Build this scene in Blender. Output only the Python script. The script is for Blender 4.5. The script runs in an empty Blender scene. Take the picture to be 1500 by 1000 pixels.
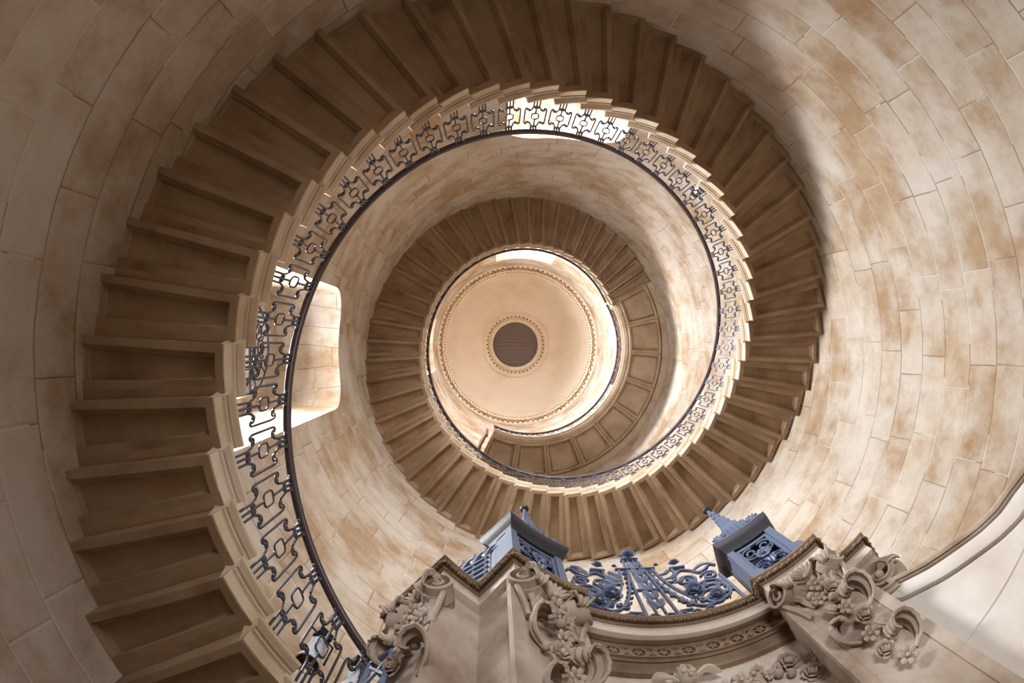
import bpy, bmesh, math, random
from mathutils import Vector, Matrix
random.seed(7)
sc = bpy.context.scene
COL = sc.collection
PI = math.pi
rad = math.radians

# ------------------------------------------------------------------ dimensions
RW = 3.8                      # wall radius
RI = 2.549                    # well radius
WX, WY = -0.0616, -0.0315     # centre of the well
TH0, DTH = 2.7397, 0.1123     # angle at the end of step 0, angle of one step
Z0, DZ = 2.1694, 0.1471       # soffit of step 0, rise
ST = 0.19                     # thickness of a step
RZ = 1.077                    # rail above the soffit line
FLOOR = -1.30
I0, I1 = -6, 83               # first and last step
AX = 93.0                     # bearing of the doorcase


def P(r, deg, z, c=(0, 0)):
    a = rad(deg)
    return Vector((c[0] + r * math.cos(a), c[1] + r * math.sin(a), z))


# ------------------------------------------------------------------ objects
def link(o, parent=None):
    COL.objects.link(o)
    if parent is not None:
        o.parent = parent
    return o


def tag(o, label=None, cat=None, group=None, kind=None):
    if label:
        o['label'] = label
    if cat:
        o['category'] = cat
    if group:
        o['group'] = group
    if kind:
        o['kind'] = kind
    return o


def empty(name, loc=(0, 0, 0), **k):
    o = bpy.data.objects.new(name, None)
    o.location = loc
    o.empty_display_size = 0.1
    link(o)
    return tag(o, **k)


class MB:
    """collects geometry for ONE mesh object"""

    def __init__(s):
        s.v = []
        s.f = []
        s.mi = []
        s.cm = 0

    def face(s, f):
        s.f.append(tuple(f))
        s.mi.append(s.cm)

    def add(s, vs, fs, M=None):
        b = len(s.v)
        if M is not None:
            vs = [M @ Vector(v) for v in vs]
        s.v += [tuple(v) for v in vs]
        s.f += [tuple(i + b for i in f) for f in fs]
        s.mi += [s.cm] * len(fs)

    def merge(s, other, M=None):
        s.add(other.v, other.f, M)

    def grid(s, rows, closed=False, M=None):
        n = len(rows[0])
        vs = [p for r in rows for p in r]
        fs = []
        for i in range(len(rows) - 1):
            for j in range(n if closed else n - 1):
                k = (j + 1) % n
                fs.append((i * n + j, i * n + k, (i + 1) * n + k, (i + 1) * n + j))
        s.add(vs, fs, M)

    def box(s, c, size, M=None):
        x, y, z = [d / 2 for d in size]
        vs = [Vector(c) + Vector((sx * x, sy * y, sz * z)) for sz in (-1, 1) for sy in (-1, 1) for sx in (-1, 1)]
        fs = [(0, 2, 3, 1), (4, 5, 7, 6), (0, 1, 5, 4), (1, 3, 7, 5), (3, 2, 6, 7), (2, 0, 4, 6)]
        s.add(vs, fs, M)

    def tube(s, pts, r, n=6, M=None, closed=False, flat=1.0, up=None):
        pts = [Vector(p) for p in pts]
        m = len(pts)
        rr = r if isinstance(r, (list, tuple)) else [r] * m
        rows = []
        prev = None
        for i, p in enumerate(pts):
            if closed:
                t = pts[(i + 1) % m] - pts[i - 1]
            else:
                t = pts[min(i + 1, m - 1)] - pts[max(i - 1, 0)]
            if t.length < 1e-9:
                t = Vector((0, 0, 1))
            t.normalize()
            if up is not None:
                a = Vector(up)
            elif prev is None:
                a = Vector((0, 0, 1)) if abs(t.z) < .9 else Vector((1, 0, 0))
            else:
                a = prev
            a = a - t * a.dot(t)
            if a.length < 1e-6:
                a = t.orthogonal()
            a.normalize()
            prev = a
            b = t.cross(a)
            o = PI / n if n == 4 else 0
            rows.append([p + (a * math.cos(2 * PI * k / n + o) * flat + b * math.sin(2 * PI * k / n + o)) * rr[i]
                         for k in range(n)])
        if closed:
            rows.append(rows[0])
        b0 = len(s.v)
        s.grid(rows, True, M)
        if not closed:
            s.face(tuple(b0 + k for k in range(n))[::-1])
            s.face(tuple(b0 + (m - 1) * n + k for k in range(n)))

    def ball(s, c, r, nu=8, nv=5, M=None, R=None):
        if not isinstance(r, (list, tuple)):
            r = (r, r, r)
        rows = []
        for i in range(nv + 1):
            ph = -PI / 2 + PI * i / nv
            row = []
            for j in range(nu):
                th = 2 * PI * j / nu
                q = Vector((r[0] * math.cos(ph) * math.cos(th), r[1] * math.cos(ph) * math.sin(th), r[2] * math.sin(ph)))
                if R is not None:
                    q = R @ q
                row.append(Vector(c) + q)
            rows.append(row)
        s.grid(rows, True, M)

    def lathe(s, prof, n=24, c=(0, 0), a0=0, a1=360, M=None):
        full = abs(a1 - a0) >= 359.99
        k = n if full else n + 1
        rows = [[P(r, a0 + (a1 - a0) * j / n, z, c) for j in range(k)] for r, z in prof]
        s.grid(rows, full, M)

    def build(s, name, mat, parent=None, smooth=35, kind=None):
        me = bpy.data.meshes.new(name)
        me.from_pydata(s.v, [], s.f)
        if max(s.mi, default=0) > 0:
            me.polygons.foreach_set('material_index', s.mi)
        bm = bmesh.new()
        bm.from_mesh(me)
        bmesh.ops.remove_doubles(bm, verts=bm.verts, dist=1e-5)
        bmesh.ops.recalc_face_normals(bm, faces=bm.faces)
        bm.to_mesh(me)
        bm.free()
        if smooth:
            me.shade_smooth()
            me.set_sharp_from_angle(angle=rad(smooth))
        for m_ in (mat if isinstance(mat, (list, tuple)) else [mat]):
            me.materials.append(m_)
        o = bpy.data.objects.new(name, me)
        link(o, parent)
        if kind:
            o['kind'] = kind
        return o


# ------------------------------------------------------------------ materials
def srgb(r, g, b):
    f = lambda c: (c / 255 / 12.92) if c / 255 <= .04045 else ((c / 255 + .055) / 1.055) ** 2.4
    return (f(r), f(g), f(b), 1)


class NT:
    def __init__(s, name):
        s.m = bpy.data.materials.new(name)
        s.m.use_nodes = True
        s.t = s.m.node_tree
        s.t.nodes.clear()
        s.out = s.n('ShaderNodeOutputMaterial')

    def n(s, t, **k):
        nd = s.t.nodes.new(t)
        for a, v in k.items():
            setattr(nd, a, v)
        return nd

    def l(s, a, b):
        s.t.links.new(a, b)

    def math(s, op, a, b=None, c=None):
        nd = s.n('ShaderNodeMath', operation=op)
        for i, x in enumerate((a, b, c)):
            if x is None:
                continue
            if isinstance(x, (int, float)):
                nd.inputs[i].default_value = x
            else:
                s.l(x, nd.inputs[i])
        return nd.outputs[0]

    def ramp(s, fac, stops):
        nd = s.n('ShaderNodeValToRGB')
        e = nd.color_ramp.elements
        while len(e) < len(stops):
            e.new(.5)
        for el, (p, c) in zip(e, stops):
            el.position = p
            el.color = c
        s.l(fac, nd.inputs[0])
        return nd.outputs[0]

    def mix(s, fac, a, b, mode='MIX'):
        nd = s.n('ShaderNodeMix', data_type='RGBA', blend_type=mode)
        for sock, x in ((nd.inputs[0], fac), (nd.inputs[6], a), (nd.inputs[7], b)):
            if hasattr(x, 'links') or hasattr(x, 'is_linked'):
                s.l(x, sock)
            else:
                sock.default_value = x
        return nd.outputs[2]

    def noise(s, vec, scale, detail=5, rough=.6, out=0):
        nd = s.n('ShaderNodeTexNoise')
        nd.inputs['Scale'].default_value = scale
        nd.inputs['Detail'].default_value = detail
        nd.inputs['Roughness'].default_value = rough
        if vec is not None:
            s.l(vec, nd.inputs['Vector'])
        return nd.outputs[out]

    def principled(s, col, rough=.8, metal=0., bump=None, bstr=.3, bdist=.01, spec=.3):
        b = s.n('ShaderNodeBsdfPrincipled')
        if hasattr(col, 'is_linked'):
            s.l(col, b.inputs['Base Color'])
        else:
            b.inputs['Base Color'].default_value = col
        if hasattr(rough, 'is_linked'):
            s.l(rough, b.inputs['Roughness'])
        else:
            b.inputs['Roughness'].default_value = rough
        b.inputs['Metallic'].default_value = metal
        b.inputs['Specular IOR Level'].default_value = spec
        if bump is not None:
            bn = s.n('ShaderNodeBump')
            bn.inputs['Strength'].default_value = bstr
            bn.inputs['Distance'].default_value = bdist
            s.l(bump, bn.inputs['Height'])
            s.l(bn.outputs[0], b.inputs['Normal'])
        s.l(b.outputs[0], s.out.inputs[0])
        return s.m


def objvec(t, rnd=False):
    tc = t.n('ShaderNodeTexCoord')
    v = tc.outputs['Object']
    if rnd:
        oi = t.n('ShaderNodeObjectInfo')
        add = t.n('ShaderNodeVectorMath', operation='ADD')
        cb = t.n('ShaderNodeCombineXYZ')
        t.l(t.math('MULTIPLY', oi.outputs['Random'], 37.0), cb.inputs[0])
        t.l(t.math('MULTIPLY', oi.outputs['Random'], 91.0), cb.inputs[2])
        t.l(v, add.inputs[0])
        t.l(cb.outputs[0], add.inputs[1])
        return add.outputs[0], oi.outputs['Random']
    return v


def stone(name, base, dark, light, scale=6, rough=.85, rnd=False, bstr=.25, tint=.0):
    t = NT(name)
    if rnd:
        v, rv = objvec(t, True)
    else:
        v = objvec(t)
    n1 = t.noise(v, scale * .35, 4, .6)
    n2 = t.noise(v, scale * 3, 6, .65)
    c = t.ramp(n1, [(.3, dark), (.5, base), (.72, light)])
    c = t.mix(t.math('MULTIPLY', n2, .35), c, dark)
    if rnd:
        c = t.mix(t.math('MULTIPLY', rv, .3), c, dark)
    n3 = t.noise(v, scale * 12, 4, .7)
    return t.principled(c, rough, 0, n3, bstr, .004)


def t_mid(a, b):
    return tuple((x + y) / 2 for x, y in zip(a, b))


def masonry(name, base, dark, light, pale, L=.95, h=.385, mortar=.006):
    t = NT(name)
    uv = t.n('ShaderNodeUVMap')
    sp = t.n('ShaderNodeSeparateXYZ')
    t.l(uv.outputs[0], sp.inputs[0])
    # joints wander a little
    nv = t.noise(uv.outputs[0], 1.3, 3, .6)
    U = t.math('ADD', sp.outputs[0], t.math('MULTIPLY', t.math('SUBTRACT', nv, .5), .05))
    nv2 = t.noise(uv.outputs[0], 2.1, 3, .6, 0)
    V = t.math('ADD', sp.outputs[1], t.math('MULTIPLY', t.math('SUBTRACT', nv2, .5), .035))
    row = t.math('FLOOR', t.math('DIVIDE', V, h))
    w1 = t.n('ShaderNodeTexWhiteNoise', noise_dimensions='1D')
    t.l(row, w1.inputs['W'])
    rr = w1.outputs['Value']
    length = t.math('MULTIPLY_ADD', rr, .5, L - .25)
    U2 = t.math('DIVIDE', t.math('MULTIPLY_ADD', rr, 7.3, U), length)
    col = t.math('FLOOR', U2)
    cb = t.n('ShaderNodeCombineXYZ')
    t.l(col, cb.inputs[0])
    t.l(row, cb.inputs[1])
    w2 = t.n('ShaderNodeTexWhiteNoise', noise_dimensions='2D')
    t.l(cb.outputs[0], w2.inputs['Vector'])
    rnd = w2.outputs['Value']
    fu = t.math('FRACT', U2)
    du = t.math('MULTIPLY', t.math('MINIMUM', fu, t.math('SUBTRACT', 1.0, fu)), length)
    fv = t.math('FRACT', t.math('DIVIDE', V, h))
    dv = t.math('MULTIPLY', t.math('MINIMUM', fv, t.math('SUBTRACT', 1.0, fv)), h)
    d = t.math('MINIMUM', du, dv)
    # noise vector shifted per block
    sh = t.n('ShaderNodeVectorMath', operation='MULTIPLY_ADD')
    t.l(w2.outputs['Color'], sh.inputs[0])
    sh.inputs[1].default_value = (20, 20, 20)
    t.l(uv.outputs[0], sh.inputs[2])
    n1 = t.noise(sh.outputs[0], 1.9, 6, .65)
    n2 = t.noise(uv.outputs[0], .8, 6, .68)
    n3 = t.noise(uv.outputs[0], 9, 6, .7)
    c = t.ramp(rnd, [(0, t_mid(dark, base)), (.2, base), (.7, light), (1, t_mid(light, pale))])
    c = t.mix(t.ramp(n1, [(.38, (0, 0, 0, 1)), (.70, (1, 1, 1, 1))]), c, dark)
    c = t.mix(t.ramp(n2, [(.42, (0, 0, 0, 1)), (.62, (.9, .9, .9, 1))]), c, pale)
    c = t.mix(t.math('MULTIPLY', n3, .22), c, dark)
    jn = t.noise(uv.outputs[0], 1.7, 2, .5)
    jw = t.math('MULTIPLY_ADD', jn, mortar * 2.2, mortar * -.35)
    j = t.math('LESS_THAN', d, jw)
    jcol = t.mix(t.math('GREATER_THAN', t.noise(uv.outputs[0], .9, 2, .5), .53), srgb(120, 92, 66), pale)
    c = t.mix(t.math('MULTIPLY', j, .75), c, jcol)
    mr = t.n('ShaderNodeMapRange')
    t.l(d, mr.inputs[0])
    mr.inputs[1].default_value = 0
    mr.inputs[2].default_value = .018
    hgt = t.math('ADD', mr.outputs[0], t.math('MULTIPLY', n3, .35))
    hgt = t.math('ADD', hgt, t.math('MULTIPLY', rnd, .5))
    return t.principled(c, .88, 0, hgt, .5, .012)


def plain(name, col, rough=.6, metal=0., spec=.4, bump=0):
    t = NT(name)
    v = objvec(t)
    n = t.noise(v, 30, 4, .6)
    c = t.mix(t.math('MULTIPLY', n, .35), col, tuple(x * .6 for x in col[:3]) + (1,))
    return t.principled(c, rough, metal, n if bump else None, .2, .002, spec)


M = {}
M['wall'] = masonry('wall_masonry', srgb(171, 153, 130), srgb(146, 116, 84), srgb(181, 166, 146), srgb(197, 191, 184))
M['soffit'] = stone('shaded_dirty_soffit_stone', srgb(160, 136, 110), srgb(124, 99, 74), srgb(174, 152, 126), 5, .8, True)  # browner than the step ends: shade and dirt put into the colour
M['end'] = stone('lit_end_stone', srgb(200, 182, 160), srgb(172, 148, 122), srgb(212, 200, 184), 5, .7, True)  # paler than the soffits: window light put into the colour
M['landing'] = stone('landing_stone', srgb(178, 156, 132), srgb(152, 128, 102), srgb(190, 172, 150), 5, .8)
M['carve'] = stone('carved_stone', srgb(172, 156, 142), srgb(128, 108, 92), srgb(200, 188, 176), 7, .75, False, .35)
M['band'] = stone('cornice_stone', srgb(196, 184, 172), srgb(166, 150, 134), srgb(210, 202, 194), 7, .75)
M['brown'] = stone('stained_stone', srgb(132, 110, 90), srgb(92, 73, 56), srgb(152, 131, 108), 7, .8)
M['white'] = stone('pale_stone', srgb(208, 202, 196), srgb(180, 168, 154), srgb(220, 217, 214), 3, .75)
M['plaster'] = stone('dome_plaster', srgb(216, 203, 187), srgb(199, 182, 160), srgb(221, 211, 198), 1.2, .9)
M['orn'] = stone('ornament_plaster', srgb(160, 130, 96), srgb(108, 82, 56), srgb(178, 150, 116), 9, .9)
M['iron'] = plain('wrought_iron', srgb(74, 74, 84), .38, .6)
M['blue'] = plain('blue_painted_iron', srgb(88, 100, 128), .42, .0, .5)
M['bluedark'] = plain('dark_painted_iron', srgb(40, 38, 46), .5, .0, .4)
M['rail'] = plain('rail_iron', srgb(88, 76, 78), .36, .35)
M['board'] = plain('dark_boards', srgb(104, 90, 86), .7)
M['red'] = plain('red_brown_timber', srgb(150, 88, 70), .6)
M['enamel'] = plain('white_enamel', srgb(200, 205, 214), .4)
M['reflect'] = plain('lamp_reflector', srgb(120, 90, 60), .3, .6)
M['floor'] = stone('floor_stone', srgb(190, 172, 148), srgb(150, 130, 104), srgb(205, 190, 170), 2, .6)
t = NT('window_glass')
g = t.n('ShaderNodeBsdfGlossy')
g.inputs['Roughness'].default_value = .05
tr = t.n('ShaderNodeBsdfTransparent')
mx = t.n('ShaderNodeMixShader')
mx.inputs[0].default_value = .08
t.l(tr.outputs[0], mx.inputs[1])
t.l(g.outputs[0], mx.inputs[2])
t.l(mx.outputs[0], t.out.inputs[0])
M['glass'] = t.m


# ------------------------------------------------------------------ wall with openings
def cutter(name, outline, x0, x1, bearing):
    """prism: outline in (y, z), extruded along the bearing from x0 to x1"""
    mb = MB()
    n = len(outline)
    R = Matrix.Rotation(rad(bearing), 4, 'Z')
    vs = [R @ Vector((x, y, z)) for x in (x0, x1) for y, z in outline]
    fs = [tuple(range(n))[::-1], tuple(range(n, 2 * n))]
    fs += [(i, (i + 1) % n, n + (i + 1) % n, n + i) for i in range(n)]
    mb.add(vs, fs)
    return mb.build(name, M['wall'], smooth=0)


def rounded(hw, z0, z1, r, n=8, yc=0):
    o = [(yc - hw, z0), (yc + hw, z0)]
    for k in range(n + 1):
        a = PI / 2 * k / n
        o.append((yc + hw - r + r * math.cos(a), z1 - r + r * math.sin(a)))
    for k in range(n + 1):
        a = PI / 2 + PI / 2 * k / n
        o.append((yc - hw + r + r * math.cos(a), z1 - r + r * math.sin(a)))
    return o


FILL_DOORS = ((262.0, .9, 1.4),)      # unseen doorway added at floor level to light the doorcase


def make_wall():
    top = 25.05
    mb = MB()
    n = 240
    ro = 5.6
    zs = [FLOOR - .1, 3.0, 10.5, 17.0, top]
    rows = [[P(RW, 360 * j / n, z) for j in range(n)] for z in zs]
    rows += [[P(ro, 360 * j / n, z) for j in range(n)] for z in zs[::-1]]
    rows.append(rows[0])
    mb.grid(rows, True)
    o = mb.build('wall_round', M['wall'], smooth=30, kind='structure')
    cuts = []
    for brg, sill in ((180.5, 4.3), (272.0, 5.75)):
        cuts.append(cutter('cut', rounded(1.0, sill, 8.97, .62), 3.3, 5.0, brg))
        cuts.append(cutter('cut', rounded(.78, sill + .1, 8.75, .76, 12), 4.9, 6.2, brg))
    for brg, hw, z0_, z1_ in ((180.5, 1.12, 18.4, 22.9), (272.6, 1.2, 18.4, 22.9)):
        cuts.append(cutter('cut', rounded(hw, z0_, z1_, .05, 2), 3.3, 6.2, brg))
    for brg, hw, zt in FILL_DOORS:
        cuts.append(cutter('cut', rounded(hw, FLOOR - .02, zt, .05, 2), 3.3, 6.2, brg))
    cuts.append(cutter('cut', rounded(1.5, 15.0, 20.9, .05, 2), 3.3, 5.0, 1.0))
    bpy.context.view_layer.update()
    for c in cuts:
        md = o.modifiers.new('b', 'BOOLEAN')
        md.operation = 'DIFFERENCE'
        md.solver = 'EXACT'
        md.object = c
    dg = bpy.context.evaluated_depsgraph_get()
    me = bpy.data.meshes.new_from_object(o.evaluated_get(dg))
    o.modifiers.clear()
    o.data = me
    for c in cuts:
        bpy.data.objects.remove(c)
    uv = me.uv_layers.new(name='UVMap')
    for p in me.polygons:
        c = p.center
        nrm = p.normal
        rc = math.hypot(c.x, c.y)
        ac = math.atan2(c.y, c.x)
        radial = abs(nrm.x * c.x + nrm.y * c.y) / max(rc, 1e-6)
        for li in p.loop_indices:
            v = me.vertices[me.loops[li].vertex_index].co
            a = math.atan2(v.y, v.x)
            while a - ac > PI:
                a -= 2 * PI
            while a - ac < -PI:
                a += 2 * PI
            aa = a if ac > PI / 2 else a + 2 * PI
            r = math.hypot(v.x, v.y)
            if abs(nrm.z) > .5:
                uv.data[li].uv = (r * 1.0 + 30, aa * 4.4)
            elif radial > .6:
                uv.data[li].uv = (aa * RW, v.z)
            else:
                uv.data[li].uv = (r + 50 + ac, v.z)
    me.shade_smooth()
    me.set_sharp_from_angle(angle=rad(25))
    return o


wall = make_wall()

# floor
mb = MB()
mb.add([P(RW + .1, 3 * k, FLOOR) for k in range(120)], [tuple(range(120))])
mb.add([P(RW + .1, 3 * k, FLOOR - .12) for k in range(120)], [tuple(range(120))])
mb.build('floor', M['floor'], kind='structure')

# ------------------------------------------------------------------ dome
mb = MB()
prof = []
for k in range(25):
    a = PI / 2 * k / 24 * .86
    prof.append((1.55 + (3.5 - 1.55) * math.cos(a) - .0, 25.5 + 2.75 * math.sin(a)))
prof.append((1.62, 28.3))
mb.lathe(prof, 120)
mb.lathe([(3.9, 25.6), (3.9, 28.9), (1.2, 28.9)], 60)
mb.build('ceiling', M['plaster'], kind='structure')
# cornice under the dome
mb = MB()
mb.lathe([(3.83, 24.95), (3.77, 24.97), (3.75, 25.06), (3.7, 25.1), (3.66, 25.2), (3.6, 25.26), (3.56, 25.3), (3.54, 25.42), (3.48, 25.46),
          (3.48, 25.54), (3.6, 25.62), (3.9, 25.62)], 144)
o = mb.build('trim_1', M['plaster'], kind='structure')
mb = MB()
for k in range(96):
    a = 360 / 96 * k
    r = P(3.72, a, 25.1)
    Rm = Matrix.Rotation(rad(a), 3, 'Z') @ Matrix.Rotation(rad(-50), 3, 'Y')
    mb.ball(r, (.035, .075, .075), 6, 4, R=Rm)
    mb.ball(P(3.66, a + 1.9, 25.2), (.03, .045, .05), 6, 4, R=Rm)
for k in range(120):
    a = 3 * k
    sg_ = 1 if k % 2 else -1
    pts_ = [P(3.70 - .02 * q, a + 1.5 * math.cos(q * 1.1), 25.12 + sg_ * .05 * math.sin(q * 1.1) + .012 * q) for q in range(7)]
    mb.tube(pts_, [.026, .024, .022, .022, .020, .018, .012], 5)
    mb.ball(P(3.78, a + .7, 25.02), .03, 5, 4)
for k in range(160):
    a = 360 / 160 * k
    mb.ball(P(3.525, a, 25.4), .038, 5, 4)
mb.build('carved_ornament', M['orn'], o)
# ring round the oculus
mb = MB()
mb.lathe([(1.75, 28.22), (1.62, 28.2), (1.56, 28.26), (1.44, 28.3), (1.36, 28.24), (1.3, 28.2), (1.24, 28.22), (1.2, 28.3), (1.2, 28.62)], 96)
o = mb.build('trim_2', M['plaster'], kind='structure')
mb = MB()
for k in range(44):
    a = 360 / 44 * k
    Rm = Matrix.Rotation(rad(a), 3, 'Z')
    mb.ball(P(1.5, a, 28.265), (.06, .055, .035), 6, 4, R=Rm)
    mb.ball(P(1.42, a + 4, 28.285), (.035, .03, .03), 6, 4, R=Rm)
mb.build('carved_ornament', M['orn'], o)
# boarded oculus
oc = empty('boarded_hatch', (0, 0, 28.55), label='dark boarded hatch closing the round opening at the crown of the dome', cat='hatch')
y = -1.25
bw = .19
while y < 1.25:
    h1 = max(abs(y), abs(y + bw))
    hw = math.sqrt(max(1.27 ** 2 - min(abs(y), abs(y + bw)) ** 2, .02))
    mb = MB()
    mb.box((0, y + bw / 2, random.uniform(-.004, .004)), (2 * hw, bw - (.035 if abs(y + .11) < .12 else .018), .05))
    mb.build('board', M['board'], oc)
    y += bw
oc.location = (0, 0, 28.55)
mb = MB()
mb.box((0, 0, .06), (2.4, 2.4, .04))
mb.build('backing', M['board'], oc)


# ------------------------------------------------------------------ stair steps
def step_meshes():
    """a step whose clockwise end is at angle 0, soffit at z = 0"""
    body = MB()
    aw = math.degrees(DTH)
    lap = 2.0
    K = 4
    rw = RW - .002
    # the well edge is on a circle round the shifted centre: approximate by its local radius later
    ri = RI

    def ring(r0, r1, a0, a1, z):
        """loop of points round a sector, inner arc then outer arc"""
        pts = [P(r0, a0 + (a1 - a0) * k / K, z) for k in range(K + 1)]
        pts += [P(r1, a1 + (a0 - a1) * k / K, z) for k in range(K + 1)]
        return pts
    da = lambda d, r: math.degrees(d / r)

    def ins(d, z, dr=0, dw=0):
        # inset by d metres along every edge
        pts = []
        r0, r1 = ri + d + dr, RW - d - dw
        for k in range(K + 1):
            a0, a1 = -aw + da(d, r0), -da(d, r0)
            pts.append(P(r0, a0 + (a1 - a0) * k / K, z))
        for k in range(K + 1):
            a0, a1 = -aw + da(d, r1), -da(d, r1)
            pts.append(P(r1, a1 + (a0 - a1) * k / K, z))
        return pts
    rows = [ring(ri, rw, -aw - .15, lap, ST)]
    rows.append(ring(ri, rw, -aw, lap, DZ + .002))
    outer = [P(ri, -aw + aw * k / K, 0) for k in range(K + 1)] + [P(rw, -aw * k / K, 0) for k in range(K + 1)]
    # side walls: lower part spans only the visible angle
    low = [P(ri, -aw + aw * k / K, DZ + .002) for k in range(K + 1)] + [P(rw, -aw * k / K, DZ + .002) for k in range(K + 1)]
    body.grid(rows, True)
    n = len(outer)
    body.add(rows[0], [tuple(range(n))])
    # underside of the lap
    body.add(rows[1], [tuple(range(n))[::-1]])
    body.grid([low, outer], True)
    seq = [outer, ins(.052, 0), ins(.054, .010), ins(.064, .016), ins(.070, .024), ins(.073, .034), ins(.083, .036), ins(.086, .050), ins(.096, .058), ins(.100, .068), ins(.108, .068)]
    body.grid(seq, True)
    body.add(seq[-1], [tuple(range(n))])
    # moulded end of the tread, on the well side
    end = MB()
    prof = [(0.0, .004), (-.010, .004), (-.012, .098), (-.026, .102), (-.028, .114), (.004, .116), (.004, .130), (-.034, .134), (-.036, .142), (-.052, .150),
            (-.062, .160), (-.064, .178), (-.056, .192), (.06, .192)]
    a0, a1 = -aw - .55, lap * .2
    rws = []
    for d, z in prof:
        lo = -aw if z < .1 else a0
        hi = 0.0 if z < DZ else lap * .3
        rws.append([P(ri + d, lo + (hi - lo) * k / K, z) for k in range(K + 1)])
    end.grid(rws)
    for k in (0, K):
        cap = [r[k] for r in rws] + [P(ri + .02, -aw if k == 0 else 0, .004)]
        end.add(cap, [tuple(range(len(cap)))])
    return body, end


stair = empty('spiral_staircase', (0, 0, FLOOR), label='brown stone spiral staircase of panelled cantilevered steps climbing round the open well', cat='staircase')
b_, e_ = step_meshes()
stp = b_.build('step', M['soffit'], stair)
nos = e_.build('moulded_end', M['end'], stp)
nos['label'] = 'pale moulded end of the step towards the well'
first = True
WSH = Vector((WX, WY))


def place_step(o, i):
    a = TH0 + DTH * i
    o.rotation_euler = (0, 0, a)
    am = a - DTH / 2
    # the well centre is slightly off the wall centre: slide the step along its axis
    s = WX * math.cos(am) + WY * math.sin(am)
    o.location = (math.cos(am) * s, math.sin(am) * s, Z0 + DZ * i - FLOOR)


for i in range(I0, I1 + 1):
    if first:
        o, e = stp, nos
        first = False
    else:
        o = stp.copy()
        COL.objects.link(o)
        o.parent = stair
        e = nos.copy()
        COL.objects.link(e)
        e.parent = o
    place_step(o, i)


# ------------------------------------------------------------------ balusters
def spiral(cx, cy, r0, a0, turns, r1=.004, n=16):
    """points from the outer radius inwards"""
    out = []
    for k in range(n + 1):
        f = k / n
        a = a0 + turns * 2 * PI * f
        r = r0 + (r1 - r0) * f
        out.append((cx + r * math.cos(a), cy + r * math.sin(a)))
    return out


def smooth_path(pts, n=5):
    """Catmull-Rom through 2-D points"""
    out = []
    m = len(pts)
    for i in range(m - 1):
        p0, p1, p2, p3 = pts[max(i - 1, 0)], pts[i], pts[i + 1], pts[min(i + 2, m - 1)]
        for k in range(n):
            t_ = k / n
            out.append(tuple(.5 * (2 * p1[c] + (p2[c] - p0[c]) * t_ + (2 * p0[c] - 5 * p1[c] + 4 * p2[c] - p3[c]) * t_ ** 2 +
                                   (3 * p1[c] - p0[c] - 3 * p2[c] + p3[c]) * t_ ** 3) for c in (0, 1)))
    out.append(tuple(pts[-1]))
    return out


RAKE = DZ / (DTH * RI)


def baluster_meshes(H=.80, RAKE=RAKE):
    """local: x along the rail, y towards the well, z up; base at 0"""
    k = H / .81
    fr, ring, col = MB(), MB(), MB()

    def stroke(mb, pts, r, n=6, closed=False):
        mb.tube([(x, 0, z * k) for x, z in pts], r, n, closed=closed)
    R_ = .0088
    for s in (-1, 1):
        m = lambda pts: [(s * x, z) for x, z in pts]
        # big C scroll with curled ends
        low = spiral(.070, .262, .030, rad(-60), .95, .007, 14)
        up = spiral(.070, .588, .030, rad(60), -.95, .007, 14)
        body = smooth_path([low[0], (.102, .226), (.1155, .262), (.116, .42), (.1155, .588), (.102, .624), up[0]], 4)
        stroke(fr, m(low[::-1] + body[1:-1] + up), R_)
        col.ball((s * .070, 0, .262 * k), (.013, .012, .015))
        col.ball((s * .070, 0, .588 * k), (.013, .012, .015))
        # outer prongs and the S pieces that carry the scrolls
        stroke(fr, m(smooth_path([(.032, 0), (.032, .10), (.032, .165), (.034, .195), (.040, .222), (.047, .250)], 4)), R_)
        stroke(fr, m(smooth_path([(.030, .81), (.030, .73), (.032, .70), (.036, .660), (.042, .630), (.047, .600)], 4)), R_)
        q1 = spiral(.026, .205, .014, rad(100), .8, .004, 8)
        stroke(fr, m(q1), .005, 5)
        q2 = spiral(.020, .676, .014, rad(-100), -.8, .004, 8)
        stroke(fr, m(q2), .005, 5)
        for zz in (.18, .21):
            col.ball((s * .016, 0, zz * k), (.013, .011, .012))
        col.ball((s * .017, 0, .700 * k), (.013, .011, .012))
        col.ball((s * .046, 0, .800 * k), (.012, .012, .012))
        stroke(fr, m([(.030, .775), (.046, .80)]), .005)
        col.box((s * .030, 0, .752 * k), (.019, .02, .032))
    # rounded square ring
    rp = []
    for j in range(20):
        a = 2 * PI * j / 20
        c, s_ = math.cos(a), math.sin(a)
        e = .55
        rp.append((.040 * math.copysign(abs(c) ** e, c),   .425 + .070 * math.copysign(abs(s_) ** e, s_)))
    stroke(ring, rp, .0072, closed=True)
    # stem
    stroke(fr, [(0, 0), (0, .355)], R_)
    stroke(fr, [(0, .495), (0, .81)], R_)
    fr.box((0, 0, .006), (.088, .022, .016))
    col.box((0, 0, .752 * k), (.019, .02, .032))
    for zz in (.195, .69, .335, .515):
        col.ball((0, 0, zz * k), (.012, .012, .014))
    fr.merge(col)
    # the panels follow the rake of the stair
    for mb_ in (fr, ring):
        mb_.v = [(x, y, z + RAKE * x * min(1, max(0, z) / .10)) for x, y, z in mb_.v]
    return fr, ring, col


bal = empty('stair_balustrade', (0, 0, FLOOR), label='dark wrought iron balustrade with moulded handrail winding up the open well', cat='balustrade')
f_, r_, c_ = baluster_meshes()
bfr = f_.build('baluster', M['iron'], bal)
bri = r_.build('ring', M['iron'], bfr)


def copy_parts(o, parent):
    c = o.copy()
    COL.objects.link(c)
    c.parent = parent
    for ch in (x for x in list(o.children)):
        d = ch.copy()
        COL.objects.link(d)
        d.parent = c
    return c


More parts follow.
